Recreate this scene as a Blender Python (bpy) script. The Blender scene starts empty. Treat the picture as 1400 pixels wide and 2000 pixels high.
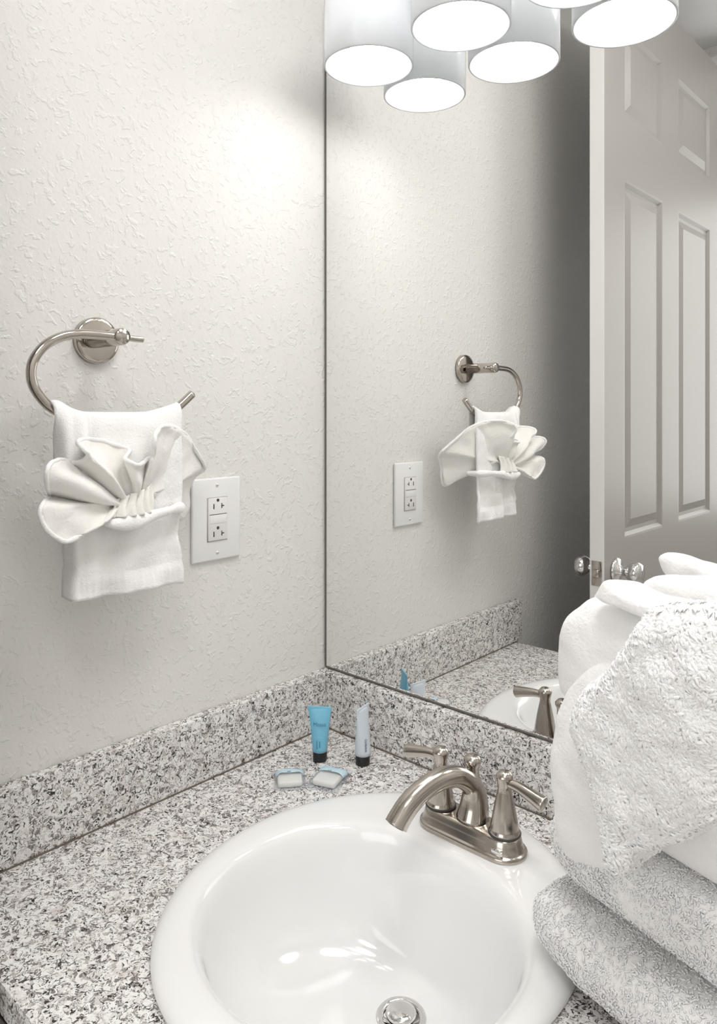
import bpy, bmesh, math, random
from mathutils import Vector, Matrix, noise
random.seed(7)
PI = math.pi
sc = bpy.context.scene
col = sc.collection

# ---------------------------------------------------------------- camera, light, exposure
cam_d = bpy.data.cameras.new('camera')
cam = bpy.data.objects.new('camera', cam_d); col.objects.link(cam)
cam.location = (0.982, -0.98, 1.444)
cam.rotation_euler = (math.radians(90), 0, math.radians(42.5))
cam_d.sensor_fit = 'VERTICAL'; cam_d.sensor_height = 36.0
cam_d.lens = 36.0 * 1430 / 2000
cam_d.shift_y = -195 / 2000
cam_d.clip_start = 0.02
sc.camera = cam
sc.view_settings.view_transform = 'Standard'
sc.view_settings.look = 'None'
sc.view_settings.gamma = 1
sc.view_settings.use_curve_mapping = False
sc.view_settings.exposure = 0.03
BULB_POWER = 19.5          # emission strength of each vanity bulb
FILL_POWER = 8.5           # watts of the added overhead fill light behind the camera
W = bpy.data.worlds.new('world'); sc.world = W; W.use_nodes = True
W.node_tree.nodes['Background'].inputs[0].default_value = (1, .98, .95, 1)
W.node_tree.nodes['Background'].inputs[1].default_value = 0.3
la = bpy.data.lights.new('added_fill_overhead', 'AREA'); la.shape = 'DISK'; la.size = 0.5; la.energy = FILL_POWER  # unseen fill light added to brighten the room, no real fixture
la.color = (1, .985, .97)
lo = bpy.data.objects.new('added_fill_overhead', la); col.objects.link(lo); lo.location = (1.15, -1.2, 2.68)

l2 = bpy.data.lights.new('added_fill_near_mirror', 'AREA'); l2.shape = 'DISK'; l2.size = .5; l2.energy = 7.5; l2.color = (1, .985, .97)  # second added fill, placed to brighten the wall strip beside the door
o2 = bpy.data.objects.new('added_fill_near_mirror', l2); col.objects.link(o2); o2.location = (.80, -.36, 2.69)
l3 = bpy.data.lights.new('added_fill_hall', 'AREA'); l3.shape = 'SQUARE'; l3.size = 1.4; l3.energy = 14.0  # added fill beyond the doorway, brightens the front of the towel pile
o3 = bpy.data.objects.new('added_fill_hall', l3); col.objects.link(o3); o3.location = (.65, -2.6, 1.7); o3.rotation_euler = (math.radians(90), 0, 0)

# ---------------------------------------------------------------- materials
def mat(name, color=(.8,.8,.8), rough=.5, metal=0.0, **kw):
    m = bpy.data.materials.new(name); m.use_nodes = True
    b = m.node_tree.nodes['Principled BSDF']
    b.inputs['Base Color'].default_value = (*color, 1)
    b.inputs['Roughness'].default_value = rough
    b.inputs['Metallic'].default_value = metal
    for k, v in kw.items():
        b.inputs[k].default_value = v
    return m
def nd(m, t, **kw):
    n = m.node_tree.nodes.new(t)
    for k, v in kw.items():
        if k in n.inputs: n.inputs[k].default_value = v
        else: setattr(n, k, v)
    return n
def lk(m, a, b): m.node_tree.links.new(a, b)
def coords(m, scale=(1,1,1), rot=(0,0,0)):
    tc = nd(m, 'ShaderNodeTexCoord'); mp = nd(m, 'ShaderNodeMapping')
    mp.inputs['Scale'].default_value = scale; mp.inputs['Rotation'].default_value = rot
    lk(m, tc.outputs['Object'], mp.inputs[0]); return mp.outputs[0]
def bump(m, height, strength, dist, normal=None):
    b = nd(m, 'ShaderNodeBump'); b.inputs['Strength'].default_value = strength; b.inputs['Distance'].default_value = dist
    lk(m, height, b.inputs['Height'])
    if normal: lk(m, normal, b.inputs['Normal'])
    return b.outputs[0]
def ramp(m, fac, stops, interp='LINEAR'):
    r = nd(m, 'ShaderNodeValToRGB'); cr = r.color_ramp; cr.interpolation = interp
    while len(cr.elements) < len(stops): cr.elements.new(.5)
    for e, (p, c) in zip(cr.elements, stops):
        e.position = p; e.color = (*c, 1) if len(c) == 3 else c
    lk(m, fac, r.inputs[0]); return r.outputs[0]
def mixc(m, fac, a, b, blend='MIX'):
    x = nd(m, 'ShaderNodeMix'); x.data_type = 'RGBA'; x.blend_type = blend
    for s, v in ((0, fac), (6, a), (7, b)):
        if hasattr(v, 'is_linked'): lk(m, v, x.inputs[s])
        elif s: x.inputs[s].default_value = (*v, 1)
        else: x.inputs[s].default_value = v
    return x.outputs[2]
def P(m): return m.node_tree.nodes['Principled BSDF']

def wall_mat(name, color):
    m = mat(name, color, .42)
    P(m).inputs['Specular IOR Level'].default_value = .35
    c = coords(m)
    n0 = nd(m, 'ShaderNodeTexNoise', Scale=26.0, Detail=2.0)
    lk(m, c, n0.inputs['Vector'])
    off = nd(m, 'ShaderNodeVectorMath', operation='MULTIPLY_ADD')
    lk(m, n0.outputs['Color'], off.inputs[0]); off.inputs[1].default_value = (.03, .03, .03); lk(m, c, off.inputs[2])
    n1 = nd(m, 'ShaderNodeTexNoise', Scale=85.0, Detail=2.5, Roughness=.55)
    lk(m, off.outputs[0], n1.inputs['Vector'])
    r1 = ramp(m, n1.outputs[0], [(.53, (0,0,0)), (.66, (1,1,1))], 'EASE')
    n2 = nd(m, 'ShaderNodeTexNoise', Scale=160.0, Detail=2.0)
    lk(m, c, n2.inputs['Vector'])
    b1 = bump(m, n2.outputs[0], .30, .0012)
    b2 = bump(m, r1, .42, .002, b1)
    lk(m, b2, P(m).inputs['Normal'])
    return m
M_wall = wall_mat('textured_wall_paint', (.81, .797, .77))
M_ceil = mat('ceiling_paint', (.86, .86, .86), .8)
M_floor = mat('floor_tile', (.50, .45, .40), .45)
c = coords(M_floor); bt = nd(M_floor, 'ShaderNodeTexBrick', Scale=3.2); bt.offset = 0
bt.inputs['Color1'].default_value = (.72,.69,.65,1); bt.inputs['Color2'].default_value = (.68,.65,.61,1); bt.inputs['Mortar'].default_value = (.5,.48,.45,1)
lk(M_floor, c, bt.inputs['Vector']); lk(M_floor, bt.outputs[0], P(M_floor).inputs['Base Color'])
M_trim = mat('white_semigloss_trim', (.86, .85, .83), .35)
M_door = mat('painted_door_shaded', (.37, .35, .33), .38)  # darkened so the shade on the door faces sits in the colour
M_cab = mat('painted_cabinet', (.74, .71, .67), .45)
M_gap = mat('dark_caulk_line', (.16, .13, .10), .7)

def granite():
    m = mat('speckled_granite', (.7,.68,.65), .16)
    c = coords(m, (1, 1, 1))
    w = nd(m, 'ShaderNodeTexNoise', Scale=90.0, Detail=2.0); lk(m, c, w.inputs['Vector'])
    off = nd(m, 'ShaderNodeVectorMath', operation='MULTIPLY_ADD')
    lk(m, w.outputs['Color'], off.inputs[0]); off.inputs[1].default_value = (.018,.018,.018); lk(m, c, off.inputs[2])
    v = off.outputs[0]
    vo = nd(m, 'ShaderNodeTexVoronoi', Scale=190.0); lk(m, v, vo.inputs['Vector'])
    cell = nd(m, 'ShaderNodeSeparateColor'); lk(m, vo.outputs['Color'], cell.inputs[0])
    base = ramp(m, cell.outputs[0], [(0, (.90,.885,.865)), (.42, (.80,.775,.755)), (.62, (.93,.915,.90)), (.80, (.56,.52,.50)), (.89, (.74,.70,.68))], 'CONSTANT')
    n1 = nd(m, 'ShaderNodeTexNoise', Scale=135.0, Detail=3.0, Roughness=.6, Distortion=1.4); lk(m, v, n1.inputs['Vector'])
    dark = ramp(m, n1.outputs[0], [(.535, (0,0,0)), (.59, (1,1,1))])
    c1 = mixc(m, dark, base, (.24,.215,.205))
    n2 = nd(m, 'ShaderNodeTexNoise', Scale=165.0, Detail=2.0, Distortion=1.6); lk(m, v, n2.inputs['Vector'])
    blk = ramp(m, n2.outputs[0], [(.585, (0,0,0)), (.62, (1,1,1))])
    c2 = mixc(m, blk, c1, (.035,.028,.028))
    n3 = nd(m, 'ShaderNodeTexNoise', Scale=40.0, Detail=2.0); lk(m, c, n3.inputs['Vector'])
    br = ramp(m, n3.outputs[0], [(.60, (0,0,0)), (.75, (.35,.35,.35))])
    c3 = mixc(m, br, c2, (.62,.54,.48), 'MULTIPLY')
    lk(m, c3, P(m).inputs['Base Color'])
    return m
M_gran = granite()
M_nickel = mat('brushed_nickel', (.50, .46, .415), .17, 1.0)
M_chrome = mat('polished_chrome', (.74, .73, .72), .07, 1.0)
M_steel = mat('polished_nickel_steel', (.52, .48, .44), .10, 1.0)
M_porc = mat('white_porcelain', (.90, .90, .895), .10)
P(M_porc).inputs['Coat Weight'].default_value = .4
M_plastic = mat('white_plastic', (.86, .86, .85), .32)
M_plastic2 = mat('white_receptacle_plastic', (.82, .81, .80), .36)
M_slot = mat('dark_slot', (.05, .045, .04), .6)
M_black = mat('black_cap_plastic', (.012, .012, .015), .35)
M_mirror = mat('mirror_silver', (.92, .925, .915), .003, 1.0)
M_mback = mat('mirror_edge_glass', (.13, .115, .10), .35)
M_chan = mat('mirror_channel_metal', (.72, .69, .65), .3, .9)
M_socket = mat('lamp_metal', (.62, .60, .58), .25, 1.0)

def terry(name, color, s=1.0, strength=.6, dist=.0025, scale=330.0):
    m = mat(name, color, .95)
    P(m).inputs['Specular IOR Level'].default_value = .1
    P(m).inputs['Sheen Weight'].default_value = .25
    P(m).inputs['Sheen Roughness'].default_value = .6
    c = coords(m)
    n1 = nd(m, 'ShaderNodeTexNoise', Scale=scale, Detail=3.0, Roughness=.6); lk(m, c, n1.inputs['Vector'])
    n2 = nd(m, 'ShaderNodeTexNoise', Scale=60.0, Detail=3.0); lk(m, c, n2.inputs['Vector'])
    b = bump(m, n2.outputs[0], .35, .004)
    lk(m, bump(m, n1.outputs[0], strength, dist, b), P(m).inputs['Normal'])
    return m
M_towel = terry('white_terry_cotton', (.95, .945, .935), strength=.45)
M_cloth = terry('white_washcloth_terry', (.92, .90, .865), strength=.45, dist=.0015)
M_fluff = terry('fluffy_terry_loops', (.975, .975, .97), strength=.3)

def shade_glass():
    m = bpy.data.materials.new('frosted_white_glass'); m.use_nodes = True
    t = m.node_tree; t.nodes.clear()
    out = t.nodes.new('ShaderNodeOutputMaterial')
    d = t.nodes.new('ShaderNodeBsdfDiffuse'); d.inputs[0].default_value = (.80,.82,.84,1)
    tr = t.nodes.new('ShaderNodeBsdfTranslucent'); tr.inputs[0].default_value = (.84,.85,.86,1)
    g = t.nodes.new('ShaderNodeBsdfGlossy'); g.inputs['Roughness'].default_value = .12
    a = t.nodes.new('ShaderNodeMixShader'); a.inputs[0].default_value = SHADE_T
    b = t.nodes.new('ShaderNodeMixShader')
    f = t.nodes.new('ShaderNodeFresnel'); f.inputs[0].default_value = 1.45
    t.links.new(d.outputs[0], a.inputs[1]); t.links.new(tr.outputs[0], a.inputs[2])
    t.links.new(f.outputs[0], b.inputs[0]); t.links.new(a.outputs[0], b.inputs[1]); t.links.new(g.outputs[0], b.inputs[2])
    t.links.new(b.outputs[0], out.inputs[0]); return m
SHADE_T = .46
M_shade = shade_glass()
M_bulb = mat('glowing_bulb', (1,1,1), .5)
P(M_bulb).inputs['Emission Color'].default_value = (1, .98, .955, 1)
P(M_bulb).inputs['Emission Strength'].default_value = BULB_POWER

# ---------------------------------------------------------------- helpers
def obj(name, bm, m, parent=None, smooth=True, label=None):
    me = bpy.data.meshes.new(name); bm.normal_update(); bm.to_mesh(me); bm.free()
    for p in me.polygons: p.use_smooth = smooth
    o = bpy.data.objects.new(name, me); col.objects.link(o)
    me.materials.append(m)
    if parent: o.parent = parent
    if label: o['label'] = label
    return o
def tag(o, label, cat, group=None):
    o['label'] = label; o['category'] = cat
    if group: o['group'] = group
    return o
def thing(name, label, cat, loc=(0,0,0), group=None):
    o = bpy.data.objects.new(name, None); o.empty_display_size = .02; col.objects.link(o); o.location = loc
    return tag(o, label, cat, group)
def struct(name, bm, m, parent=None, smooth=False):
    o = obj(name, bm, m, parent, smooth)
    if not parent: o['kind'] = 'structure'
    return o
def box(bm, x0, x1, y0, y1, z0, z1, bev=0, seg=2):
    r = bmesh.ops.create_cube(bm, size=1)
    vs = r['verts']
    for v in vs:
        v.co = Vector((x0 + (v.co.x+.5)*(x1-x0), y0 + (v.co.y+.5)*(y1-y0), z0 + (v.co.z+.5)*(z1-z0)))
    if bev:
        es = list({e for v in vs for e in v.link_edges})
        bmesh.ops.bevel(bm, geom=es, offset=bev, segments=seg, affect='EDGES', profile=.5)
    return bm
def BM(): return bmesh.new()
def BX(*a, **k): return box(BM(), *a, **k)
def cr(pts, n=8, closed=False):
    P_ = [Vector(p) for p in pts]; N = len(P_); out = []
    rng = range(N if closed else N-1)
    for i in rng:
        if closed: a, b, c_, d = P_[(i-1)%N], P_[i], P_[(i+1)%N], P_[(i+2)%N]
        else: a, b, c_, d = P_[max(i-1,0)], P_[i], P_[i+1], P_[min(i+2,N-1)]
        for j in range(n):
            t = j/n
            out.append(.5*((2*b) + (c_-a)*t + (2*a-5*b+4*c_-d)*t*t + (3*b-a-3*c_+d)*t**3))
    if not closed: out.append(P_[-1].copy())
    return out
def tube(bm, pts, rad, seg=16, caps=True, closed=False, squash=None):
    """rad: number or list; squash: (ref axis, factor)"""
    n = len(pts); pts = [Vector(p) for p in pts]
    rad = rad if isinstance(rad, (list, tuple)) else [rad]*n
    rings = []; up = None
    for i in range(n):
        if closed: t = pts[(i+1)%n]-pts[i-1]
        else: t = pts[min(i+1,n-1)]-pts[max(i-1,0)]
        t.normalize()
        if up is None:
            up = Vector((0,0,1)) if abs(t.z) < .9 else Vector((1,0,0))
        s = t.cross(up); s.normalize(); up = s.cross(t); up.normalize()
        ring = []
        for k in range(seg):
            a = 2*PI*k/seg
            o = s*math.cos(a)*rad[i] + up*math.sin(a)*rad[i]
            if squash:
                ax = Vector(squash[0]); o -= ax*(o.dot(ax))*(1-squash[1])
            ring.append(bm.verts.new(pts[i]+o))
        rings.append(ring)
    m = n if closed else n-1
    for i in range(m):
        A, B = rings[i], rings[(i+1)%n]
        for k in range(seg):
            bm.faces.new((A[k], A[(k+1)%seg], B[(k+1)%seg], B[k]))
    if caps and not closed:
        bm.faces.new(rings[0][::-1]); bm.faces.new(rings[-1])
    bmesh.ops.recalc_face_normals(bm, faces=bm.faces[:])
    return bm
def lathe(bm, prof, c=(0,0,0), axis='Z', seg=40, sx=1, sy=1):
    rings = []
    for r, h in prof:
        ring = []
        for k in range(seg):
            a = 2*PI*k/seg; u, v = r*math.cos(a)*sx, r*math.sin(a)*sy
            p = {'Z': (u, v, h), 'X': (h, u, v), 'Y': (v, h, u)}[axis]
            ring.append(bm.verts.new(Vector(p)+Vector(c)))
        rings.append(ring)
    for A, B in zip(rings, rings[1:]):
        for k in range(seg):
            bm.faces.new((A[k], A[(k+1)%seg], B[(k+1)%seg], B[k]))
    if prof[0][0] > 1e-6: bm.faces.new(rings[0][::-1])
    if prof[-1][0] > 1e-6: bm.faces.new(rings[-1])
    bmesh.ops.remove_doubles(bm, verts=bm.verts[:], dist=1e-6)
    bmesh.ops.recalc_face_normals(bm, faces=bm.faces[:])
    return bm
def autosmooth(o, ang=35):
    me = o.data
    bm = bmesh.new(); bm.from_mesh(me)
    for e in bm.edges:
        e.smooth = not (len(e.link_faces) == 2 and e.calc_face_angle(0) > math.radians(ang))
    bm.to_mesh(me); bm.free(); return o
def sub(o, lv=1):
    s = o.modifiers.new('subsurf', 'SUBSURF'); s.levels = lv; s.render_levels = lv; return o
def solid(o, t, off=0):
    s = o.modifiers.new('solid', 'SOLIDIFY'); s.thickness = t; s.offset = off; return o

# ================================================================ THE SETTING
ZF, ZC, CT = .08, 2.72, .86
YB = -1.75; XR = 1.75
struct('wall_left', BX(-.1, 0, YB-.1, .1, ZF, ZC), M_wall)
struct('wall_mirror', BX(0, XR, 0, .1, ZF, ZC), M_wall)
struct('wall_right', BX(XR, XR+.1, YB-.1, .1, ZF, ZC), M_wall)
bm = BX(0, .16, YB-.1, YB, ZF, ZC); box(bm, 1.06, XR, YB-.1, YB, ZF, ZC); box(bm, .16, 1.06, YB-.1, YB, 2.62, ZC)
struct('wall_back', bm, M_wall)
struct('floor', BX(-.1, XR+.1, -2.9, .1, ZF-.05, ZF), M_floor)
struct('ceiling', BX(-.1, XR+.1, -2.9, .1, ZC, ZC+.05), M_ceil)
struct('wall_hall', BX(-.1, XR+.1, -2.95, -2.9, ZF, ZC), M_wall)
bm = BX(.10, .16, YB, YB+.015, ZF, 2.68, .003); box(bm, 1.06, 1.12, YB, YB+.015, ZF, 2.68, .003); box(bm, .16, 1.06, YB, YB+.015, 2.62, 2.68, .003)
struct('trim_1', bm, M_trim)
struct('baseboard_left', BX(0, .012, YB, -.70, ZF, ZF+.09, .002), M_trim)
struct('baseboard_right', BX(XR-.012, XR, YB, -.70, ZF, ZF+.09, .002), M_trim)

# open door (free edge towards the mirror), leaf parallel to the left wall
DX0, DX1, DY0, DY1, DZ0, DZ1 = .195, .231, -.72, -1.62, ZF+.012, 2.575
def door_leaf():
    bm = BM()
    sy = -1
    def pan(cols, rows):
        return [(a, b, c_, d) for a, b in cols for c_, d in rows]
    cols = [(.835, 1.10), (1.22, 1.51)]
    rows = [(ZF+.22, .86), (1.125, 2.03), (2.185, 2.42)]
    ys = sorted({.72, 1.62, *[v for c_ in cols for v in c_]}); zs = sorted({DZ0, DZ1, *[v for r in rows for v in r]})
    for X, nx in ((DX1, 1), (DX0, -1)):
        for i in range(len(ys)-1):
            for j in range(len(zs)-1):
                y0, y1, z0, z1 = ys[i], ys[i+1], zs[j], zs[j+1]
                if (y0, y1) in cols and (z0, z1) in rows:
                    loops = [(0, 0), (.010, .000), (.018, .007), (.030, .0075), (.052, .002)]
                    prev = None
                    for k, (ins, dep) in enumerate([(0,0), (.006,.0005), (.014,.0085), (.024,.0085), (.046,.0015)]):
                        L = [bm.verts.new((X - nx*dep, -yy, zz)) for yy, zz in ((y0+ins,z0+ins),(y1-ins,z0+ins),(y1-ins,z1-ins),(y0+ins,z1-ins))]
                        if prev:
                            for q in range(4): bm.faces.new((prev[q], prev[(q+1)%4], L[(q+1)%4], L[q]))
                        prev = L
                    bm.faces.new(prev)
                else:
                    bm.faces.new([bm.verts.new((X, -yy, zz)) for yy, zz in ((y0,z0),(y1,z0),(y1,z1),(y0,z1))])
    for a, b, c_, d in (((DX0,DY0,DZ0),(DX1,DY0,DZ0),(DX1,DY0,DZ1),(DX0,DY0,DZ1)), ((DX0,DY1,DZ0),(DX1,DY1,DZ0),(DX1,DY1,DZ1),(DX0,DY1,DZ1)),
                        ((DX0,DY0,DZ0),(DX1,DY0,DZ0),(DX1,DY1,DZ0),(DX0,DY1,DZ0)), ((DX0,DY0,DZ1),(DX1,DY0,DZ1),(DX1,DY1,DZ1),(DX0,DY1,DZ1))):
        bm.faces.new([bm.verts.new(v) for v in (a, b, c_, d)])
    bmesh.ops.remove_doubles(bm, verts=bm.verts[:], dist=1e-5)
    bmesh.ops.recalc_face_normals(bm, faces=bm.faces[:])
    return bm
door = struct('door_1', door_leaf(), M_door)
KY, KZ = -.785, 1.055
kp = [(.030, 0), (.032, .003), (.028, .008), (.013, .011), (.011, .026), (.020, .034), (.0265, .045), (.027, .056), (.021, .064), (.0, .067)]
obj('door_knob', lathe(BM(), [(r, DX1+h) for r, h in kp], (0, KY, KZ), 'X'), M_chrome, door)
obj('door_knob', lathe(BM(), [(r, DX0-h) for r, h in kp], (0, KY, KZ), 'X'), M_chrome, door)
obj('lit_edge_face', BX(DX0, DX1, DY0-.0002, DY0+.0012, DZ0, DZ1), M_trim, door, smooth=False, label='free edge coloured lighter for the light it catches')  # light on the free edge put into its colour, paler than the faces
bm = BX(DX0+.005, DX1-.005, DY0+.001, DY0+.003, KZ-.03, KZ+.03, .0008); box(bm, DX0+.010, DX1-.011, DY0+.002, DY0+.010, KZ-.010, KZ+.010, .003)
obj('latch_plate', bm, M_steel, door)
for hz in (.35, 1.3, 2.3):
    obj('hinge', BX(DX0+.004, DX1-.004, DY1-.003, DY1, hz-.05, hz+.05), M_steel, door)

# ================================================================ VANITY
XE = 1.45
van = thing('vanity_cabinet', 'pale painted vanity cabinet under the speckled granite countertop', 'cabinet', (0, -.6, ZF))
def kid(o, par):
    o.parent = par; o.matrix_parent_inverse = Matrix.Translation(-Vector(par.location)); return o
bm = BX(.002, XE, -.645, -.004, ZF+.09, ZF+.11); box(bm, .002, .02, -.645, -.004, ZF+.09, CT-.032); box(bm, XE-.018, XE, -.645, -.004, ZF+.09, CT-.032)
box(bm, .02, XE-.018, -.018, -.004, ZF+.09, CT-.032); box(bm, .02, XE-.018, -.645, -.627, CT-.08, CT-.032); box(bm, .02, XE-.018, -.57, -.56, ZF+.001, ZF+.09)
for x in (.46, .94): box(bm, x-.02, x+.02, -.645, -.627, ZF+.11, CT-.08)
kid(obj('body', bm, M_cab, smooth=False), van)
for x0, x1 in ((.03, .45), (.50-.03, .93), (.95, XE-.02)):
    d = kid(obj('door', BX(x0, x1, -.663, -.646, ZF+.12, CT-.09, .003), M_cab), van)
    k_ = obj('knob', lathe(BM(), [(.006, 0), (.005, -.012), (.013, -.018), (.013, -.024), (0, -.027)], (x1-.04, -.663, CT-.16), 'Y', 20), M_nickel, d)

# countertop slab with an oval cut-out
SCX, SCY, SA, SB = .414, -.3325, .2335, .261
def slab():
    bm = BM(); x0, x1, y0, y1 = .001, XE+.01, -.675, -.001; N = 96
    top, bot = [], []
    ca, cb = SA-.018, SB-.018
    # outer square ring sampled by angle
    outer = []; inner = []
    for k in range(N):
        a = 2*PI*k/N; c_, s_ = math.cos(a), math.sin(a)
        inner.append((SCX+ca*c_, SCY+cb*s_))
        ts = []
        if c_ > 1e-9: ts.append((x1-SCX)/c_)
        if c_ < -1e-9: ts.append((x0-SCX)/c_)
        if s_ > 1e-9: ts.append((y1-SCY)/s_)
        if s_ < -1e-9: ts.append((y0-SCY)/s_)
        t = min(ts); outer.append([SCX+t*c_, SCY+t*s_])
    for cx_, cy_ in ((x0,y0),(x1,y0),(x1,y1),(x0,y1)):
        j = min(range(N), key=lambda q: (outer[q][0]-cx_)**2+(outer[q][1]-cy_)**2); outer[j] = [cx_, cy_]
    def ring(pts, z): return [bm.verts.new((p[0], p[1], z)) for p in pts]
    def shr(pts, e): return [(min(max(p[0], x0+e), x1-e), min(max(p[1], y0+e), y1-e)) for p in pts]
    R = [ring(inner, CT-.032), ring(inner, CT), ring(shr(outer, .004), CT), ring(shr(outer, .001), CT-.0015), ring(outer, CT-.006), ring(outer, CT-.032), ring(inner, CT-.032)]
    for A, B in zip(R, R[1:]):
        for k in range(N): bm.faces.new((A[k], A[(k+1)%N], B[(k+1)%N], B[k]))
    bmesh.ops.remove_doubles(bm, verts=bm.verts[:], dist=1e-6)
    bmesh.ops.recalc_face_normals(bm, faces=bm.faces[:])
    return bm
tag(obj('countertop', slab(), M_gran, smooth=False), 'speckled white and grey granite countertop around the oval sink', 'countertop')
tag(obj('backsplash', BX(.0005, .0205, -.70, -.0205, CT+.0005, CT+.1025, .0015), M_gran, smooth=False), 'low granite backsplash strip along the textured left wall', 'backsplash')
tag(obj('backsplash', BX(.0005, XE, -.020, -.0005, CT+.0005, CT+.1025, .0015), M_gran, smooth=False), 'low granite backsplash strip below the big mirror', 'backsplash')
bm = BX(.0206, .0222, -.675, -.0222, CT-.0002, CT+.0018); box(bm, .0222, XE, -.0222, -.0206, CT-.0002, CT+.0018)
tag(obj('caulk_line', bm, M_gap, smooth=False), 'thin dark joint line where the countertop meets the backsplash', 'caulk')

# mirror
mir = thing('wall_mirror', 'large frameless wall mirror above the granite backsplash', 'mirror', (.7, 0, CT+.107))
mz0, mz1, mx0 = CT+.1065, 2.20, .006
kid(obj('glass', BX(mx0, XE, -.0045, -.0005, mz0, mz1), M_mirror, smooth=False), mir)
kid(obj('edge_strip', BX(mx0-.003, mx0-.0002, -.0052, -.0003, mz0, mz1), M_mback, smooth=False), mir)
kid(obj('bottom_channel', BX(mx0, XE, -.0062, -.0003, mz0-.0018, mz0), M_mback, smooth=False), mir)

# ================================================================ SINK
sink = thing('sink', 'white oval porcelain drop-in sink in the granite countertop', 'sink', (SCX, SCY, CT))
def sink_bm():
    bm = BM(); N = 96
    IC = (.421, -.372)
    def inner_r(a, A=.188, B=.170):
        c_, s_ = abs(math.cos(a)), abs(math.sin(a)); n = 2.3 if math.sin(a) > 0 else 2.0
        r = ((c_/A)**n + (s_/B)**n)**(-1/n); return r
    def outer(a, f):
        return (SCX + SA*f*math.cos(a), SCY + SB*f*math.sin(a))
    def inn(a, f, cx_=IC[0], cy_=IC[1]):
        r = inner_r(a)*f; return (cx_ + r*math.cos(a), cy_ + r*math.sin(a))
    rings = []
    def add(fn): rings.append([bm.verts.new(fn(2*PI*k/N)) for k in range(N)])
    add(lambda a: (*outer(a, .93), CT-.001))
    add(lambda a: (*outer(a, 1.0), CT+.0006))
    add(lambda a: (*outer(a, 1.003), CT+.004))
    add(lambda a: (*outer(a, .990), CT+.009))
    add(lambda a: (*outer(a, .965), CT+.0125))
    # deck: slight rise then falling to the bowl lip
    def mixr(t, z):
        def f(a):
            o = outer(a, .93); i = inn(a, 1.06)
            return (o[0]*(1-t)+i[0]*t, o[1]*(1-t)+i[1]*t, z)
        return f
    add(mixr(0, CT+.0145)); add(mixr(.5, CT+.0145)); add(mixr(1, CT+.0135))
    DC = (.428, -.300)
    for t, z in ((1.03, .0115), (1.0, .007), (.975, -.003), (.955, -.018), (.93, -.04), (.89, -.065), (.82, -.09), (.70, -.112), (.55, -.125), (.40, -.132), (.28, -.136), (.20, -.1385)):
        s = max(0, min(1, (1-t)/.8)); s = s*s*(3-2*s)
        add(lambda a, t=t, z=z, s=s: (*inn(a, t, IC[0]*(1-s)+DC[0]*s, IC[1]*(1-s)+DC[1]*s), CT+z))
    add(lambda a: (DC[0]+.028*math.cos(a), DC[1]+.028*math.sin(a), CT-.1395))
    add(lambda a: (DC[0]+.022*math.cos(a), DC[1]+.022*math.sin(a), CT-.142))
    add(lambda a: (DC[0]+.021*math.cos(a), DC[1]+.021*math.sin(a), CT-.170))
    for A, B in zip(rings, rings[1:]):
        for k in range(N): bm.faces.new((A[k], A[(k+1)%N], B[(k+1)%N], B[k]))
    bm.faces.new(rings[-1])
    bmesh.ops.recalc_face_normals(bm, faces=bm.faces[:])
    return bm, DC
sbm, DC = sink_bm()
o = kid(obj('basin', sbm, M_porc), sink); sub(o, 1)
if o.data.polygons[200].normal.z < 0: o.data.flip_normals()
zz = CT-.1385
kid(obj('drain_ring', lathe(BM(), [(.021, zz-.012), (.0215, zz-.002), (.0235, zz+.0015), (.029, zz+.001), (.0305, zz-.001), (.0305, zz-.003)], (DC[0], DC[1], 0)), M_chrome), sink)
kid(obj('stopper', lathe(BM(), [(.0, zz+.009), (.010, zz+.0088), (.0165, zz+.007), (.0185, zz+.0045), (.0175, zz+.001), (.006, zz-.002), (.006, zz-.02), (0, zz-.02)], (DC[0], DC[1], 0)), M_chrome), sink)
# embossed mark on the rim is left blank; overflow hole
kid(obj('overflow_hole', lathe(BM(), [(.0, 0), (.006, .0005), (.008, .0002), (.0085, -.001)], (.43, -.5415+.022, CT-.045), 'Y', 20), M_chrome), sink)

# ================================================================ FAUCET
FX, FY, FZ = .430, -.153, CT+.0145
fau = thing('faucet', 'brushed nickel two-handle faucet with arched spout behind the oval sink', 'faucet', (FX, FY, FZ))
def stadium(hl, hw, z, n=12):
    pts = []
    for k in range(n+1): a = -PI/2 + PI*k/n; pts.append((hl-hw+hw*math.cos(a), hw*math.sin(a), z))
    for k in range(n+1): a = PI/2 + PI*k/n; pts.append((-(hl-hw)+hw*math.cos(a), hw*math.sin(a), z))
    return pts
bm = BM(); rings = []
for hl, hw, z in ((.0795,.0290,-.001),(.0800,.0295,.001),(.0800,.0295,.0045),(.0785,.0280,.0062),(.0770,.0265,.0066),(.0760,.0255,.0078),(.0735,.0230,.0160),(.0720,.0215,.0215),(.0705,.0200,.0240),(.068,.0175,.0250)):
    rings.append([bm.verts.new((FX+p[0], FY+p[1], FZ+p[2])) for p in stadium(hl, hw, z)])
for A, B in zip(rings, rings[1:]):
    n_ = len(A)
    for k in range(n_): bm.faces.new((A[k], A[(k+1)%n_], B[(k+1)%n_], B[k]))
bm.faces.new(rings[-1]); bm.faces.new(rings[0][::-1])
bmesh.ops.recalc_face_normals(bm, faces=bm.faces[:])
kid(autosmooth(obj('base_plate', bm, M_nickel), 50), fau)
kid(obj('badge', BX(FX+.046, FX+.063, FY-.0262, FY-.0235, FZ+.0085, FZ+.0145, .0012), M_chrome), fau)
zb = FZ+.025
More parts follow.
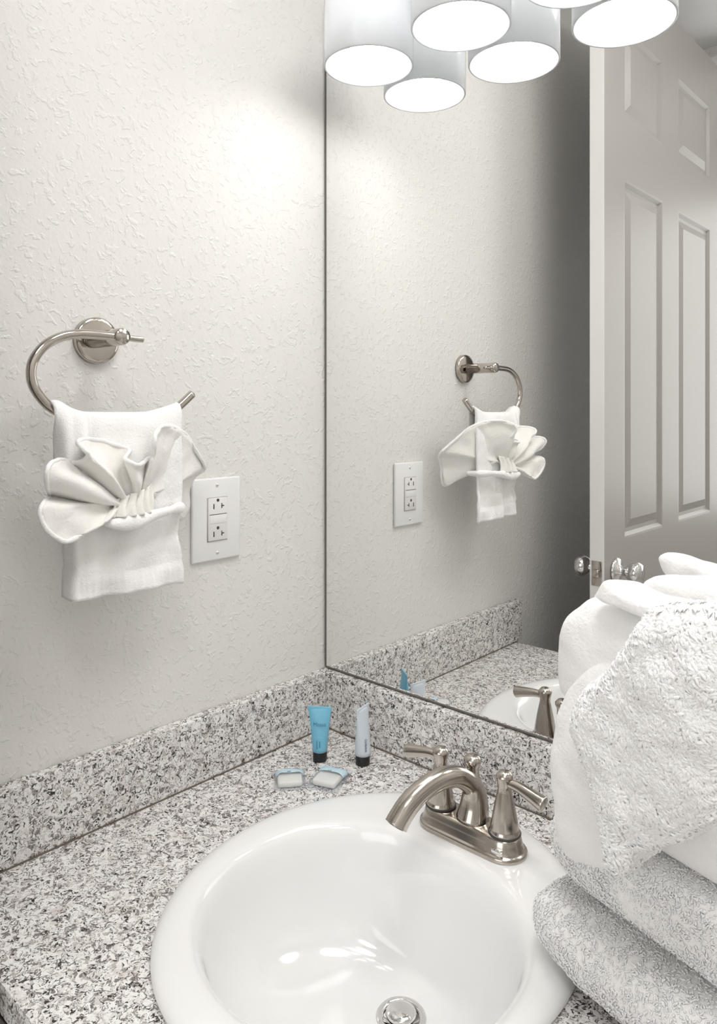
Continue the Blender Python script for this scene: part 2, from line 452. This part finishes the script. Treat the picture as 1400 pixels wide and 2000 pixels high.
for s in (-1, 1):
    hx = FX + s*.0508
    h = kid(obj('handle', lathe(BM(), [(.0190, zb-.0005), (.0200, zb+.001), (.0200, zb+.004), (.0183, zb+.0062), (.0183, zb+.008), (.0155, zb+.024), (.0125, zb+.040), (.0096, zb+.053), (.0086, zb+.058), (.0092, zb+.063), (.0112, zb+.072), (.0108, zb+.0745), (.0070, zb+.079), (.0, zb+.0805)], (hx, FY, 0)), M_nickel), fau)
    obj('base_ring', lathe(BM(), [(.0200, zb-.001), (.0212, zb+.0003), (.0212, zb+.0015), (.0200, zb+.0026)], (hx, FY, 0)), M_slot, h, label='dark rubber ring')
    L = cr([(hx+s*.004, FY, zb+.066), (hx+s*.02, FY, zb+.0655), (hx+s*.036, FY-.001, zb+.0625), (hx+s*.051, FY-.002, zb+.059), (hx+s*.058, FY-.002, zb+.057)], 6)
    rr_ = []
    for i in range(len(L)):
        t = i/(len(L)-1); rr_.append(.0052 + .0044*min(1, t*1.2) if t < .93 else .0096*math.sqrt(max(.02, 1-((t-.93)/.07)**2)))
    obj('lever', tube(BM(), L, rr_, 20), M_nickel, h)
# spout: flared riser and arched neck sweeping towards the bowl
ang = math.radians(0); dv = Vector((-.22, -.975, 0)).normalized()
def SP(d, z): p = Vector((FX, FY, 0)) + dv*d; return (p.x, p.y, zb+z)
path = cr([SP(-.002,-.002), SP(-.005,.016), SP(-.004,.034), SP(.005,.049), SP(.026,.063), SP(.054,.068), SP(.084,.0625), SP(.108,.051), SP(.124,.036), SP(.128,.031)], 7)
nn = len(path); rad_ = []
for i in range(nn):
    t = i/(nn-1)
    r = .0225 if t < .02 else .0225*(1-t/.30)+.0140*(t/.30) if t < .30 else .0140 - .0005*math.sin((t-.3)/.7*PI)
    if t > .72: r = .0137 + .0012*(t-.72)/.28
    rad_.append(r)
sp = kid(obj('spout', tube(BM(), path, rad_, 28), M_nickel), fau)
e0 = path[-1]; e1 = path[-1] + (path[-1]-path[-2]).normalized()*.0012
obj('aerator', tube(BM(), [e0-(e1-e0)*.4, e1], .0105, 24), M_slot, sp)
# lift rod behind the spout
kid(obj('lift_rod', lathe(BM(), [(.0045, zb), (.0045, zb+.032), (.0085, zb+.040), (.0092, zb+.044), (.0092, zb+.060), (.0100, zb+.062), (.0122, zb+.066), (.0122, zb+.070), (.0085, zb+.0745), (0, zb+.0765)], (FX-.010, FY+.017, 0), seg=28), M_nickel), fau)

# ================================================================ OUTLET
out = thing('wall_outlet', 'white double outlet with large cover plate on left wall beside the hanging towel', 'outlet', (0, -.255, 1.27))
oy0, oy1, oz0, oz1 = -.304, -.208, 1.203, 1.337
kid(obj('cover_plate', BX(0, .0065, oy0, oy1, oz0, oz1, .003, seg=3), M_plastic), out)
oc = (oy0+oy1)/2; zc = (oz0+oz1)/2
rc = kid(obj('receptacle', BX(.0055, .0092, oc-.0190, oc+.0190, zc-.0345, zc+.0345, .0012), M_plastic2), out)
bm = BX(.0050, .0067, oc-.0202, oc+.0202, zc-.0357, zc+.0357); obj('surround_gap', bm, mat('outlet_shadow_gap', (.46,.44,.42), .7), rc)
for s in (-1, 1):
    z = zc + s*.0225
    bm = BX(.0090, .0095, oc-.0096, oc-.0076, z-.0055, z+.0030)
    box(bm, .0090, .0095, oc+.0062, oc+.0080, z-.0050, z+.0030); box(bm, .0090, .0095, oc+.0080, oc+.0118, z-.0018, z-.0002)
    lathe(bm, [(0, .0095), (.0026, .0095), (.0026, .009)], (0, oc-.0005, z+.0085), 'X', 14)
    obj('plug_slots', bm, M_slot, rc)
obj('reset_button', BX(.0088, .0098, oc-.0165, oc+.0165, zc-.0068, zc+.0068, .0006), M_plastic, rc)
obj('button_line', BX(.0089, .00935, oc-.0172, oc+.0172, zc+.0076, zc+.0086), M_slot, rc)
for z in (oz0+.012, oz1-.012):
    s_ = kid(obj('screw', lathe(BM(), [(.0, .0074), (.0028, .0070), (.003, .0064)], (0, oc, z), 'X', 16), M_plastic), out)
    obj('screw_slot', BX(.0071, .0076, oc-.0024, oc+.0024, z-.0003, z+.0003), M_slot, s_)

# ================================================================ TOWEL RING
BXX = .079
ring = thing('towel_ring', 'brushed nickel open towel ring mounted on the textured left wall', 'towel ring', (0, -.4646, 1.545))
kid(obj('wall_disc', lathe(BM(), [(.0, .0115), (.027, .0115), (.0315, .0105), (.033, .008), (.033, .0)], (0, -.4646, 1.5455), 'X', 48), M_steel), ring)
kid(obj('post', lathe(BM(), [(.0115, .010), (.0115, BXX+.006), (.0100, BXX+.0095), (0, BXX+.0098)], (0, -.4700, 1.5455), 'X', 32), M_steel), ring)
rp = cr([(BXX,-.436,1.5440),(BXX,-.452,1.5445),(BXX,-.475,1.5452),(BXX,-.503,1.5455),(BXX,-.530,1.5445),(BXX,-.553,1.5385),(BXX,-.574,1.5250),(BXX,-.5875,1.5040),(BXX,-.588,1.482),(BXX,-.578,1.463),(BXX,-.560,1.447),(BXX,-.53,1.435),(BXX,-.49,1.4285),(BXX,-.45,1.4285),(BXX,-.415,1.435),(BXX,-.385,1.4470),(BXX,-.355,1.4705)], 8)
rad_ = [.0042 if p.y > -.4585 and p.z > 1.52 else .0062 for p in rp]
kid(obj('hoop', tube(BM(), rp, rad_, 18), M_steel), ring)
def bar_top(y):
    best = min((p for p in rp if p.z < 1.50), key=lambda p: abs(p.y-y)); return best.z

# ================================================================ HANDS TOWEL ON THE RING
def towel_bm():
    bm = BM(); NU, NV = 60, 90
    grid = []
    for i in range(NU+1):
        u = i/NU; row = []
        y = -.5655 + u*(.1840)
        zt = 1.4415 + .0135*math.exp(-((u-.03)/.10)**2) + .0125*max(0, (u-.72)/.28)**1.3 - .002*math.sin(u*PI)
        for j in range(NV+1):
            v = j/NV            # 0 back bottom .. 1 front bottom
            s = (v-.42)/.58 if v > .42 else (v-.42)/.42
            if s < 0:
                d = -s; z = zt - d*(zt-1.315) ; x = BXX-.010 - .012*d*math.sin(min(1, d*2)*PI/2)
            else:
                d = s; z = zt - d*(zt-1.2055+.004*u); x = BXX+.0105 + .010*math.sin(min(1,d*1.4)*PI)*.6 + .006*d
            if abs(s) < .045:
                a = s/.045; x = BXX + .0085*math.sin(a*PI/2) + .0015*a; z = zt + .002 - .008*(1-math.cos(a*PI/2)) 
            # soft folds
            w = max(0, min(1, abs(s)*4)) 
            fx = .0045*math.sin(u*11+1.2)*w + .003*math.sin(u*23+s*3)*w
            if s > 0: fx += .012*math.exp(-((u-.18)/.05)**2)*math.exp(-((s-.25)/.3)**2) - .010*math.exp(-((u-.27)/.035)**2)*math.exp(-((s-.2)/.2)**2)
            pinch = math.exp(-((s-.72)/.12)**2)*.006 if s > 0 else 0
            yy = y + (0.5-u)*2*pinch + (.012*(1-u)**2*min(1, max(0, s-.5)*3))
            if s > .9 and s < .965: fx += .0012*math.sin(u*150)
            if s > .85 and s < .89: fx -= .0012
            nz = noise.noise(Vector((yy*30, z*30, s)))*.0022
            if s > .7: fx += noise.noise(Vector((yy*20, z*24, 3)))*.010*min(1, (s-.7)*10)*min(1, (1-s)*8+.15)
            if s < 0: yy = yy + .045*(1-u)*min(1, -s*3) - .012*u*min(1, -s*3)
            if s > .05 and u < .09: rc_ = .040*(1-u/.09)**1.7*min(1, (s-.05)*5); x -= rc_; yy += rc_*.36
            row.append(bm.verts.new((max(x+fx+nz, .03), yy, z)))
        grid.append(row)
    for i in range(NU):
        for j in range(NV): bm.faces.new((grid[i][j], grid[i][j+1], grid[i+1][j+1], grid[i+1][j]))
    bmesh.ops.recalc_face_normals(bm, faces=bm.faces[:])
    return bm
ht = tag(obj('hand_towel', towel_bm(), M_towel), 'white hand towel draped over the wall-mounted towel ring', 'towel')
solid(ht, .0055, 0)
pb = cr([(0.095, -0.5179, 1.3158), (0.112, -0.5185, 1.3123), (0.122, -0.5079, 1.3037), (0.123, -0.4798, 1.3006), (0.119, -0.4434, 1.3064), (0.11, -0.4098, 1.3092), (0.095, -0.3857, 1.3098), (0.06, -0.381, 1.3098), (0.035, -0.385, 1.3098)], 7)
rr_ = [.0062 + .0018*math.sin(i*.35) + (.0018 if 12 < i < 34 else 0) for i in range(len(pb))]
pf = obj('pocket_fold', tube(BM(), pb, rr_, 14, squash=((1,0,0), .8)), M_towel, ht)
for v in pf.data.vertices:
    v.co += Vector((1,0,.4))*noise.noise(v.co*45)*.003

# fan-folded washcloth tucked into the towel
RIM = [(0.105, -0.5127, 1.311), (0.122, -0.54, 1.2984), (0.13, -0.5559, 1.2918), (0.13, -0.5719, 1.2895), (0.134, -0.5942, 1.3061), (0.136, -0.6029, 1.3252), (0.13, -0.5972, 1.3366), (0.1, -0.5755, 1.3421), (0.13, -0.5923, 1.3567), (0.142, -0.5984, 1.3745), (0.136, -0.5902, 1.3839), (0.114, -0.5674, 1.3861), (0.104, -0.5496, 1.381), (0.122, -0.5454, 1.3835), (0.14, -0.5466, 1.3924), (0.14, -0.5544, 1.4014), (0.128, -0.5536, 1.4078), (0.112, -0.5369, 1.4101), (0.102, -0.5111, 1.4078), (0.099, -0.488, 1.4011), (0.104, -0.4709, 1.3939), (0.118, -0.4849, 1.3843), (0.132, -0.4872, 1.3811), (0.14, -0.4802, 1.3765), (0.134, -0.4693, 1.3776), (0.122, -0.4545, 1.3817), (0.134, -0.4527, 1.3882), (0.145, -0.4581, 1.4041), (0.142, -0.4547, 1.4153), (0.126, -0.4369, 1.4242), (0.106, -0.4096, 1.4242), (0.094, -0.3867, 1.4186), (0.082, -0.3648, 1.4084), (0.068, -0.3409, 1.3869), (0.056, -0.3186, 1.3669), (0.048, -0.311, 1.3567), (0.036, -0.3204, 1.3456), (0.034, -0.3302, 1.3266), (0.034, -0.332, 1.2993), (0.036, -0.3407, 1.2833), (0.052, -0.364, 1.2964), (0.066, -0.3767, 1.3176)]
def fan_bm():
    rim = cr(RIM, 6); n = len(rim); bm = BM(); NS = 22; grid = []
    k0 = Vector((0.108, -0.493, 1.3212)); k1 = Vector((0.104, -0.4419, 1.3367))
    for i, p in enumerate(rim):
        t = i/(n-1); base = k0.lerp(k1, t) + Vector((.004*math.sin(t*40), 0, -.004*math.sin(t*PI)))
        row = []
        for j in range(NS+1):
            s = j/NS; q = base.lerp(p, s)
            q.x += .016*math.sin(min(1, s*1.15)*PI)*(.45+.3*math.sin(t*37)) + noise.noise(q*28)*.006*s + noise.noise(q*70)*.0022*s
            q.z += .0035*math.sin(t*50+s*4)*s*(1-s)*2
            row.append(bm.verts.new(q))
        grid.append(row)
    for i in range(n-1):
        for j in range(NS): bm.faces.new((grid[i][j], grid[i][j+1], grid[i+1][j+1], grid[i+1][j]))
    bmesh.ops.recalc_face_normals(bm, faces=bm.faces[:])
    return bm, rim
fbm, rim = fan_bm()
wc = tag(obj('washcloth', fbm, M_cloth), 'white washcloth fanned out like a flower on the front of the hanging hand towel', 'towel')
solid(wc, .0036, 0)
hm = obj('hem', tube(BM(), [p + Vector((noise.noise(p*90)*.0006, 0, 0)) for p in rim], [.0030+.0006*noise.noise(p*70) for p in rim], 10, squash=((1,0,0), .9)), M_towel, wc, label='thick stitched white hem')
# gathered lower tail of the cloth above the pocket
TAIL = [(0.118, -0.5078, 1.3091), (0.116, -0.4415, 1.3101), (0.112, -0.4953, 1.3316), (0.11, -0.4417, 1.3475)]
def pleats(a, b, top, n=9, dep=.010, NS=14):
    bm = BM(); a, b, t0, t1 = Vector(a), Vector(b), Vector(top[0]), Vector(top[1]); grid = []
    N = n*8
    for i in range(N+1):
        u = i/N; row = []
        for j in range(NS+1):
            s = j/NS; q = a.lerp(b, u).lerp(t0.lerp(t1, u), s)
            q.x += dep*.45*math.sin(u*n*2*PI + 1.5*math.sin(s*3))*(1-.3*s) + .010*math.sin(u*PI)
            row.append(bm.verts.new(q))
        grid.append(row)
    for i in range(N):
        for j in range(NS): bm.faces.new((grid[i][j], grid[i][j+1], grid[i+1][j+1], grid[i+1][j]))
    bmesh.ops.recalc_face_normals(bm, faces=bm.faces[:]); return bm
pl_ = obj('gathered_pleats', pleats(TAIL[0], TAIL[1], (TAIL[2], TAIL[3]), 5, .008), M_cloth, wc); solid(pl_, .003)

# ================================================================ TOILETRIES
def tube_bottle(name, label, x, y, h, face, lean, mb, capr=.0118, crimp=.020, group=None):
    t = thing(name, label, 'toiletry tube', (x, y, CT), group)
    bm = BM(); rings = []; N = 40; z0 = .0165
    for j in range(15):
        s = j/14; z = z0 + s*(h-z0)
        a = capr+.0008 + (crimp-capr-.0008)*s**1.3; b = (capr+.0008)*(1-s**1.6) + .0008
        rings.append([bm.verts.new((a*math.cos(2*PI*k/N), b*math.sin(2*PI*k/N), z)) for k in range(N)])
    for A, B in zip(rings, rings[1:]):
        for k in range(N): bm.faces.new((A[k], A[(k+1)%N], B[(k+1)%N], B[k]))
    bm.faces.new(rings[-1]); bm.faces.new(rings[0][::-1]); bmesh.ops.recalc_face_normals(bm, faces=bm.faces[:])
    body = obj('body', bm, mb, t)
    obj('crimp', BX(-crimp, crimp, -.0012, .0012, h-.006, h+.0015, .0005), mb, t)
    cp = obj('cap', lathe(BM(), [(capr-.001, .0003), (capr, .0012), (capr, .0155), (capr-.0008, .0168), (0, .0168)], seg=36), M_black, t, label='black screw cap')
    autosmooth(cp)
    t.rotation_euler = (lean[0], lean[1], face)
    return t, body
def text_on(s, size, mt, par, loc, rot, ext=.0002):
    cu = bpy.data.curves.new('t', 'FONT'); cu.body = s; cu.size = size; cu.align_x = 'CENTER'; cu.align_y = 'CENTER'; cu.extrude = ext
    ob = bpy.data.objects.new('t', cu); col.objects.link(ob)
    me = bpy.data.meshes.new_from_object(ob.evaluated_get(bpy.context.evaluated_depsgraph_get()))
    bpy.data.objects.remove(ob); me.materials.append(mt)
    o = bpy.data.objects.new('printed_lettering', me); col.objects.link(o); o.parent = par; o.location = loc; o.rotation_euler = rot
    return o
M_blue = mat('sky_blue_tube_plastic', (.20, .53, .72), .28)
M_pale = mat('pale_blue_white_tube_plastic', (.66, .73, .80), .28)
M_inkb = mat('deep_blue_print', (.06, .22, .34), .5)
M_inkg = mat('grey_blue_print', (.20, .27, .35), .5)
fa = math.radians(42.5)
t1, b1 = tube_bottle('lotion_tube', 'sky blue toiletry tube standing on its black cap near the corner', .1035, -.117, .088, fa-.12, (0, 0), M_blue)
text_on('Mossé', .0085, M_inkb, t1, (.001, -.0100, .063), (math.radians(84), 0, 0))
bm = BX(-.0035, -.0025, -.0137, -.0131, .024, .038); box(bm, .0015, .0025, -.0137, -.0131, .026, .037); obj('printed_lines', bm, M_inkb, t1)
t2, b2 = tube_bottle('lotion_tube', 'pale blue-white toiletry tube standing on its black cap against the mirror backsplash', .1660, -.079, .094, fa+1.0, (0, 0), M_pale, crimp=.0185)
text_on('BAMBOO', .0052, M_inkg, t2, (-.0075, -.0110, .036), (math.radians(90), math.radians(-90), math.radians(-28)))

M_wrap = mat('clear_wrapper_film', (.90, .95, 1.0), .18)
P(M_wrap).inputs['Transmission Weight'].default_value = .82; P(M_wrap).inputs['IOR'].default_value = 1.15
P(M_wrap).inputs['Alpha'].default_value = .55
M_soap = mat('cream_soap', (.87, .85, .80), .5)
M_band = mat('pale_blue_print_film', (.56, .74, .83), .35)
def soap(x, y, rot, w, d, label, tilt=0):
    t = thing('soap_packet', label, 'soap', (x, y, CT+.0004), 'wrapped guest soaps on the counter')
    t.rotation_euler = (tilt, 0, rot)
    obj('soap_bar', BX(-w*.38, w*.38, -d*.36, d*.30, .001, .0105, .0035, seg=3), M_soap, t)
    bm = BM(); N = 18; g = {}
    for sgn in (1, -1):
        for i in range(N+1):
            for j in range(N+1):
                a, b = i/N*2-1, j/N*2-1
                e = (1-abs(a)**3.5)*(1-abs(b)**3.5)
                z = .0135*e**.5 if sgn > 0 else .0002
                z += (.0012*noise.noise(Vector((a*4, b*4, x*50)))+.0012)*(1 if sgn > 0 else 0)
                if sgn > 0 or True:
                    k_ = 1 + .06*noise.noise(Vector((a*2, b*2, y*30)))
                    g[(sgn,i,j)] = bm.verts.new((a*w/2*k_, b*d/2*k_, z))
        for i in range(N):
            for j in range(N): bm.faces.new((g[(sgn,i,j)], g[(sgn,i+1,j)], g[(sgn,i+1,j+1)], g[(sgn,i,j+1)]))
    bmesh.ops.remove_doubles(bm, verts=bm.verts[:], dist=.0001)
    bmesh.ops.recalc_face_normals(bm, faces=bm.faces[:])
    obj('wrapper', bm, M_wrap, t)
    bm = BM(); g = []
    for i in range(N+1):
        row = []
        for j in range(7):
            a = (i/N*2-1)*.93; b = .15 + j/6*.72
            e = (1-abs(a)**3.5)*(1-abs(b)**3.5); k_ = 1 + .06*noise.noise(Vector((a*2, b*2, y*30)))
            row.append(bm.verts.new((a*w/2*k_, b*d/2*k_, .0135*e**.5 + .0012*noise.noise(Vector((a*4,b*4,x*50)))+.0012+.0006)))
        g.append(row)
    for i in range(N):
        for j in range(6): bm.faces.new((g[i][j], g[i+1][j], g[i+1][j+1], g[i][j+1]))
    bmesh.ops.recalc_face_normals(bm, faces=bm.faces[:])
    o = obj('printed_band', bm, M_band, t, label='pale blue printed band'); solid(o, .0003)
    obj('printed_mark', BX(-.004, .0015, d*.09, d*.125, .0152, .0158), M_inkg, t)
    # crimped end fin
    bm = BM(); g = []
    for i in range(25):
        a = i/24*2-1
        g.append([bm.verts.new((a*w*.5, d*.48 + s*.010, .0022 + .0012*math.sin(i*2.2)*s + s*.002)) for s in (0, .5, 1)])
    for i in range(24):
        for j in range(2): bm.faces.new((g[i][j], g[i+1][j], g[i+1][j+1], g[i][j+1]))
    o = obj('wrapper_fin', bm, M_wrap, t); solid(o, .0003)
    return t
S = [(0.1236, -0.2031), (0.1665, -0.1594)]
soap(S[0][0], S[0][1], math.radians(50), .050, .050, 'smaller wrapped guest soap nearer the left wall')
soap(S[1][0], S[1][1], math.radians(20), .050, .060, 'larger wrapped guest soap in front of the pale blue-white tube')

# ================================================================ TOWEL PILE
E_ = Vector((math.cos(math.radians(-17)), math.sin(math.radians(-17)), 0)); Nn = Vector((-E_.y, E_.x, 0))
def loops(o, count, ln, wd, seed, zmin=0):
    rnd = random.Random(seed); me = o.data; tris = []; acc = []; tot = 0
    for p in me.polygons:
        if p.normal.dot(Vector((.3,-.9,.3))) < -.05: continue
        tot += p.area; acc.append(tot); tris.append(p.index)
    bm = BM(); import bisect
    vco = [v.co for v in me.vertices]
    for _ in range(count):
        p = me.polygons[tris[min(bisect.bisect(acc, rnd.random()*tot), len(tris)-1)]]
        vs = [vco[i] for i in p.vertices]
        a, b = rnd.random(), rnd.random()
        if len(vs) == 4: q = vs[0].lerp(vs[1], a).lerp(vs[3].lerp(vs[2], a), b)
        else:
            if a+b > 1: a, b = 1-a, 1-b
            q = vs[0] + (vs[1]-vs[0])*a + (vs[2]-vs[0])*b
        nrm = p.normal
        tdir = Vector((noise.noise(q*60)+rnd.uniform(-.8,.8), noise.noise(q*60+Vector((9,0,0)))+rnd.uniform(-.8,.8), noise.noise(q*60+Vector((0,9,0)))-.5+rnd.uniform(-.8,.8)))
        tdir -= nrm*tdir.dot(nrm)
        if tdir.length < .05: continue
        tdir.normalize(); sd = nrm.cross(tdir)
        l = ln*rnd.uniform(.6, 1.3); w = wd*rnd.uniform(.7, 1.3); prev = None
        for s, (al, up, ww) in enumerate(((0, -.05, 1.0), (.35, .20, 1.2), (.75, .24, 1.0), (1.0, .10, .35))):
            c_ = q + tdir*al*l + nrm*up*l
            R = [bm.verts.new(c_ + sd*ww*w), bm.verts.new(c_ + nrm*ww*w*.8), bm.verts.new(c_ - sd*ww*w)]
            if prev:
                for k in range(3): bm.faces.new((prev[k], prev[(k+1)%3], R[(k+1)%3], R[k]))
            prev = R
        bm.faces.new(prev)
    lp = obj('pile_loops', bm, M_fluff, o); lp['kind'] = 'stuff'; return lp
def supers(name, corner, L, D, z0, z1, m, label, seed, cat='towel', group=None, nh=7, nvv=3.6, res=(90, 56), amp=.004, fray=0):
    bm = BM(); cx_ = Vector((corner[0], corner[1], (z0+z1)/2)) + E_*L/2 + Nn*D/2; grid = []
    nu, nv = res
    def sg(w, e): return math.copysign(abs(w)**e, w)
    for i in range(nu):
        th = 2*PI*i/nu; row = []
        for j in range(nv+1):
            ph = -PI/2 + PI*j/nv
            cv = sg(math.cos(ph), 2/nvv*.55)
            lx = L/2*sg(math.cos(th), 2/nh)*cv; ly = D/2*sg(math.sin(th), 2/nh)*cv; lz = (z1-z0)/2*sg(math.sin(ph), .85)
            q = cx_ + E_*lx + Nn*ly + Vector((0, 0, lz))
            d = Vector((lx/(L/2), ly/(D/2), lz/((z1-z0)/2))); d = E_*d.x + Nn*d.y + Vector((0,0,d.z*.6)); d.normalize()
            q += d*(noise.noise(q*13+Vector((seed,0,0)))*amp*1.6 + noise.noise(q*45+Vector((0,seed,0)))*amp*.5)
            row.append(q)
        grid.append(row)
    V = [[bm.verts.new(q) for q in r] for r in grid]
    for i in range(nu):
        for j in range(nv): bm.faces.new((V[i][j], V[(i+1)%nu][j], V[(i+1)%nu][j+1], V[i][j+1]))
    bmesh.ops.remove_doubles(bm, verts=bm.verts[:], dist=1e-5)
    bmesh.ops.recalc_face_normals(bm, faces=bm.faces[:])
    o = obj(name, bm, m)
    if label: tag(o, label, cat, group)
    sub(o, 1)
    if fray: loops(o, fray, .0034, .0008, seed)
    return o
def pillow_bm(bm, poly, front, back, plane, rings=18, n=5, seed=0, amp=.004, pw=2.2, shear=None):
    """poly: (s, z) outline; plane: offset towards the room; front/back: bulge depth"""
    pts = [Vector((p[0], p[1], 0)) for p in poly]; out = cr(pts, n, closed=True); N = len(out)
    c0 = sum(out, Vector())/N
    O = Vector((.6, -.24, 0))
    def W3(p, d): 
        q = O + E_*p.x - Nn*(plane+d); return Vector((q.x, q.y, p.y))
    faces = []
    for sgn, T in ((1, front), (-1, back)):
        prev = None
        for r in range(rings, -1, -1):
            f = r/rings
            if r == 0: L = [bm.verts.new(W3(c0, sgn*T))]
            else: L = [bm.verts.new(W3(c0.lerp(p, f), sgn*T*(1-f**pw)**(1/pw))) for p in out]
            if prev:
                if len(L) == 1:
                    for k in range(N): bm.faces.new((prev[k], prev[(k+1)%N], L[0]))
                else:
                    for k in range(N): bm.faces.new((prev[k], prev[(k+1)%N], L[(k+1)%N], L[k]))
            prev = L
    return bm
def finish(bm, name, m, label=None, cat='towel', seed=0, amp=.004, freq=14, group=None, parent=None, tgt_sub=1):
    bmesh.ops.remove_doubles(bm, verts=bm.verts[:], dist=1e-5)
    bmesh.ops.recalc_face_normals(bm, faces=bm.faces[:]); bm.normal_update()
    for v in bm.verts:
        v.co += v.normal*(noise.noise(v.co*freq+Vector((seed, 0, 0)))*amp + noise.noise(v.co*freq*3.5)*amp*.35)
    o = obj(name, bm, m, parent)
    if label: tag(o, label, cat, group)
    if tgt_sub: sub(o, tgt_sub)
    return o
supers('bath_towel', (0.577, -0.291), .40, .205, CT+.0145, .947, M_towel, 'folded white bath towel at the bottom of the towel pile, overlapping the sink rim', 1, amp=.006, fray=14000)
supers('bath_towel', (0.59, -0.272), .37, .185, .9485, 1.033, M_towel, 'folded white bath towel second from the bottom of the towel pile', 5, amp=.006, fray=14000)
supers('hand_towel', (0.602, -0.262), .33, .16, 1.031, 1.115, M_towel, 'smooth folded white towel in the pile just under the fluffy mat', 9)
PL = {'under': [([(0.1297, 1.2222), (0.0885, 1.1871), (0.0742, 1.1521), (0.0689, 1.1116), (0.0795, 1.0906), (0.0795, 1.0564), (0.084, 1.0295), (0.106, 1.0267), (0.1492, 1.0453), (0.173, 1.1012), (0.173, 1.1875)], 0.02, 0.05, 0.075)], 'fluffy': [([(0.2159, 1.295), (0.24, 1.3054), (0.2739, 1.31), (0.2921, 1.2726), (0.2886, 1.2193), (0.2701, 1.1726), (0.24, 1.1305), (0.2159, 1.1067), (0.1996, 1.1003), (0.1865, 1.0812), (0.1774, 1.0806), (0.1644, 1.1076), (0.1553, 1.1289), (0.1454, 1.1506), (0.1398, 1.1746), (0.1454, 1.2028), (0.1671, 1.2311), (0.1899, 1.2584), (0.2058, 1.2807)], 0.026, 0.05, 0.112)], 'top': [([(0.0602, 1.2118), (0.0635, 1.231), (0.0806, 1.2571), (0.0988, 1.27), (0.1341, 1.2693), (0.1639, 1.2627), (0.1792, 1.2411), (0.1198, 1.1773), (0.0767, 1.1551), (0.0554, 1.1681)], 0.024, 0.06, 0.05), ([(0.1109, 1.2745), (0.121, 1.2893), (0.1342, 1.296), (0.1599, 1.2926), (0.1853, 1.2889), (0.2091, 1.285), (0.2137, 1.2697), (0.1902, 1.2658), (0.1677, 1.2688), (0.1409, 1.2737)], 0.022, 0.04, 0.065), ([(0.1044, 1.2724), (0.1103, 1.2806), (0.1219, 1.2864), (0.1468, 1.2902), (0.1802, 1.2906), (0.2086, 1.2822), (0.2086, 1.2644), (0.1441, 1.2463), (0.1103, 1.2555)], 0.022, 0.022, -0.02), ([(0.0802, 1.2894), (0.0833, 1.2943), (0.0907, 1.2971), (0.1115, 1.299), (0.1341, 1.2967), (0.1633, 1.2901), (0.1881, 1.2759), (0.1633, 1.2633), (0.1144, 1.2705), (0.0883, 1.2759)], 0.014, 0.014, -0.07)]}
bm = BM(); 
for p_, fr, bk, pln in PL['under']: pillow_bm(bm, p_, fr, bk, pln)
finish(bm, 'washcloth', M_towel, 'soft white washcloth hanging out at the left under the fluffy bath mat', seed=11, amp=.009)
bm = BM()
for p_, fr, bk, pln in PL['fluffy']: pillow_bm(bm, p_, fr, bk, pln, rings=30, n=7, pw=2.6)
fl = finish(bm, 'bath_mat', M_fluff, 'fluffy long-pile white bath mat draped over the front of the towel pile', cat='bath mat', seed=21, amp=.009, freq=13, tgt_sub=0)
# long terry loops of the mat, on its own surface
loops(fl, 22000, .0075, .0014, 3)
bm = BM()
for p_, fr, bk, pln in PL['top']: pillow_bm(bm, p_, fr, bk, pln, pw=2.4)
finish(bm, 'hand_towel', M_towel, 'loosely folded white towel at the very top of the towel pile', seed=31, amp=.007)

# ================================================================ VANITY LIGHT
vl = thing('vanity_light', 'three-shade vanity light above the mirror with glowing bulbs in frosted white shades', 'light fixture', (.36, 0, 2.26))
kid(obj('backplate', BX(.10, .62, -.022, 0, 2.235, 2.305, .006), M_socket), vl)
RS, RZ, RH = .0735, 2.012, .150
for x in (.18, .362, .545):
    y = -.080
    arm = kid(obj('arm', tube(BM(), cr([(x, -.018, 2.27), (x, -.05, 2.272), (x, y-.0, 2.258), (x, y, 2.225)], 6), .008, 14), M_socket), vl)
    kid(obj('socket', lathe(BM(), [(.0, 2.232), (.022, 2.230), (.024, 2.220), (.024, RZ+RH+.002), (.045, RZ+RH+.001), (.045, RZ+RH-.0035), (.02, RZ+RH-.004), (.018, RZ+.098), (0, RZ+.098)], (x, y, 0)), M_socket), vl)
    kid(obj('shade', lathe(BM(), [(.046, RZ+RH), (RS-.006, RZ+RH-.001), (RS, RZ+RH-.008), (RS, RZ+.001), (RS-.0008, RZ), (RS-.0026, RZ), (RS-.0035, RZ+.001), (RS-.0035, RZ+RH-.009), (RS-.008, RZ+RH-.004), (.046, RZ+RH-.004), (.046, RZ+RH)], (x, y, 0), seg=64), M_shade, label='frosted white glass cylinder shade'), vl)
    kid(obj('bulb', lathe(BM(), [(0, RZ-.003), (.010, RZ-.001), (.020, RZ+.006), (.0285, RZ+.018), (.032, RZ+.034), (.0305, RZ+.050), (.025, RZ+.066), (.019, RZ+.078), (.016, RZ+.088), (.0155, RZ+.099), (0, RZ+.099)], (x, y, 0), seg=40), M_bulb, label='glowing white bulb'), vl)
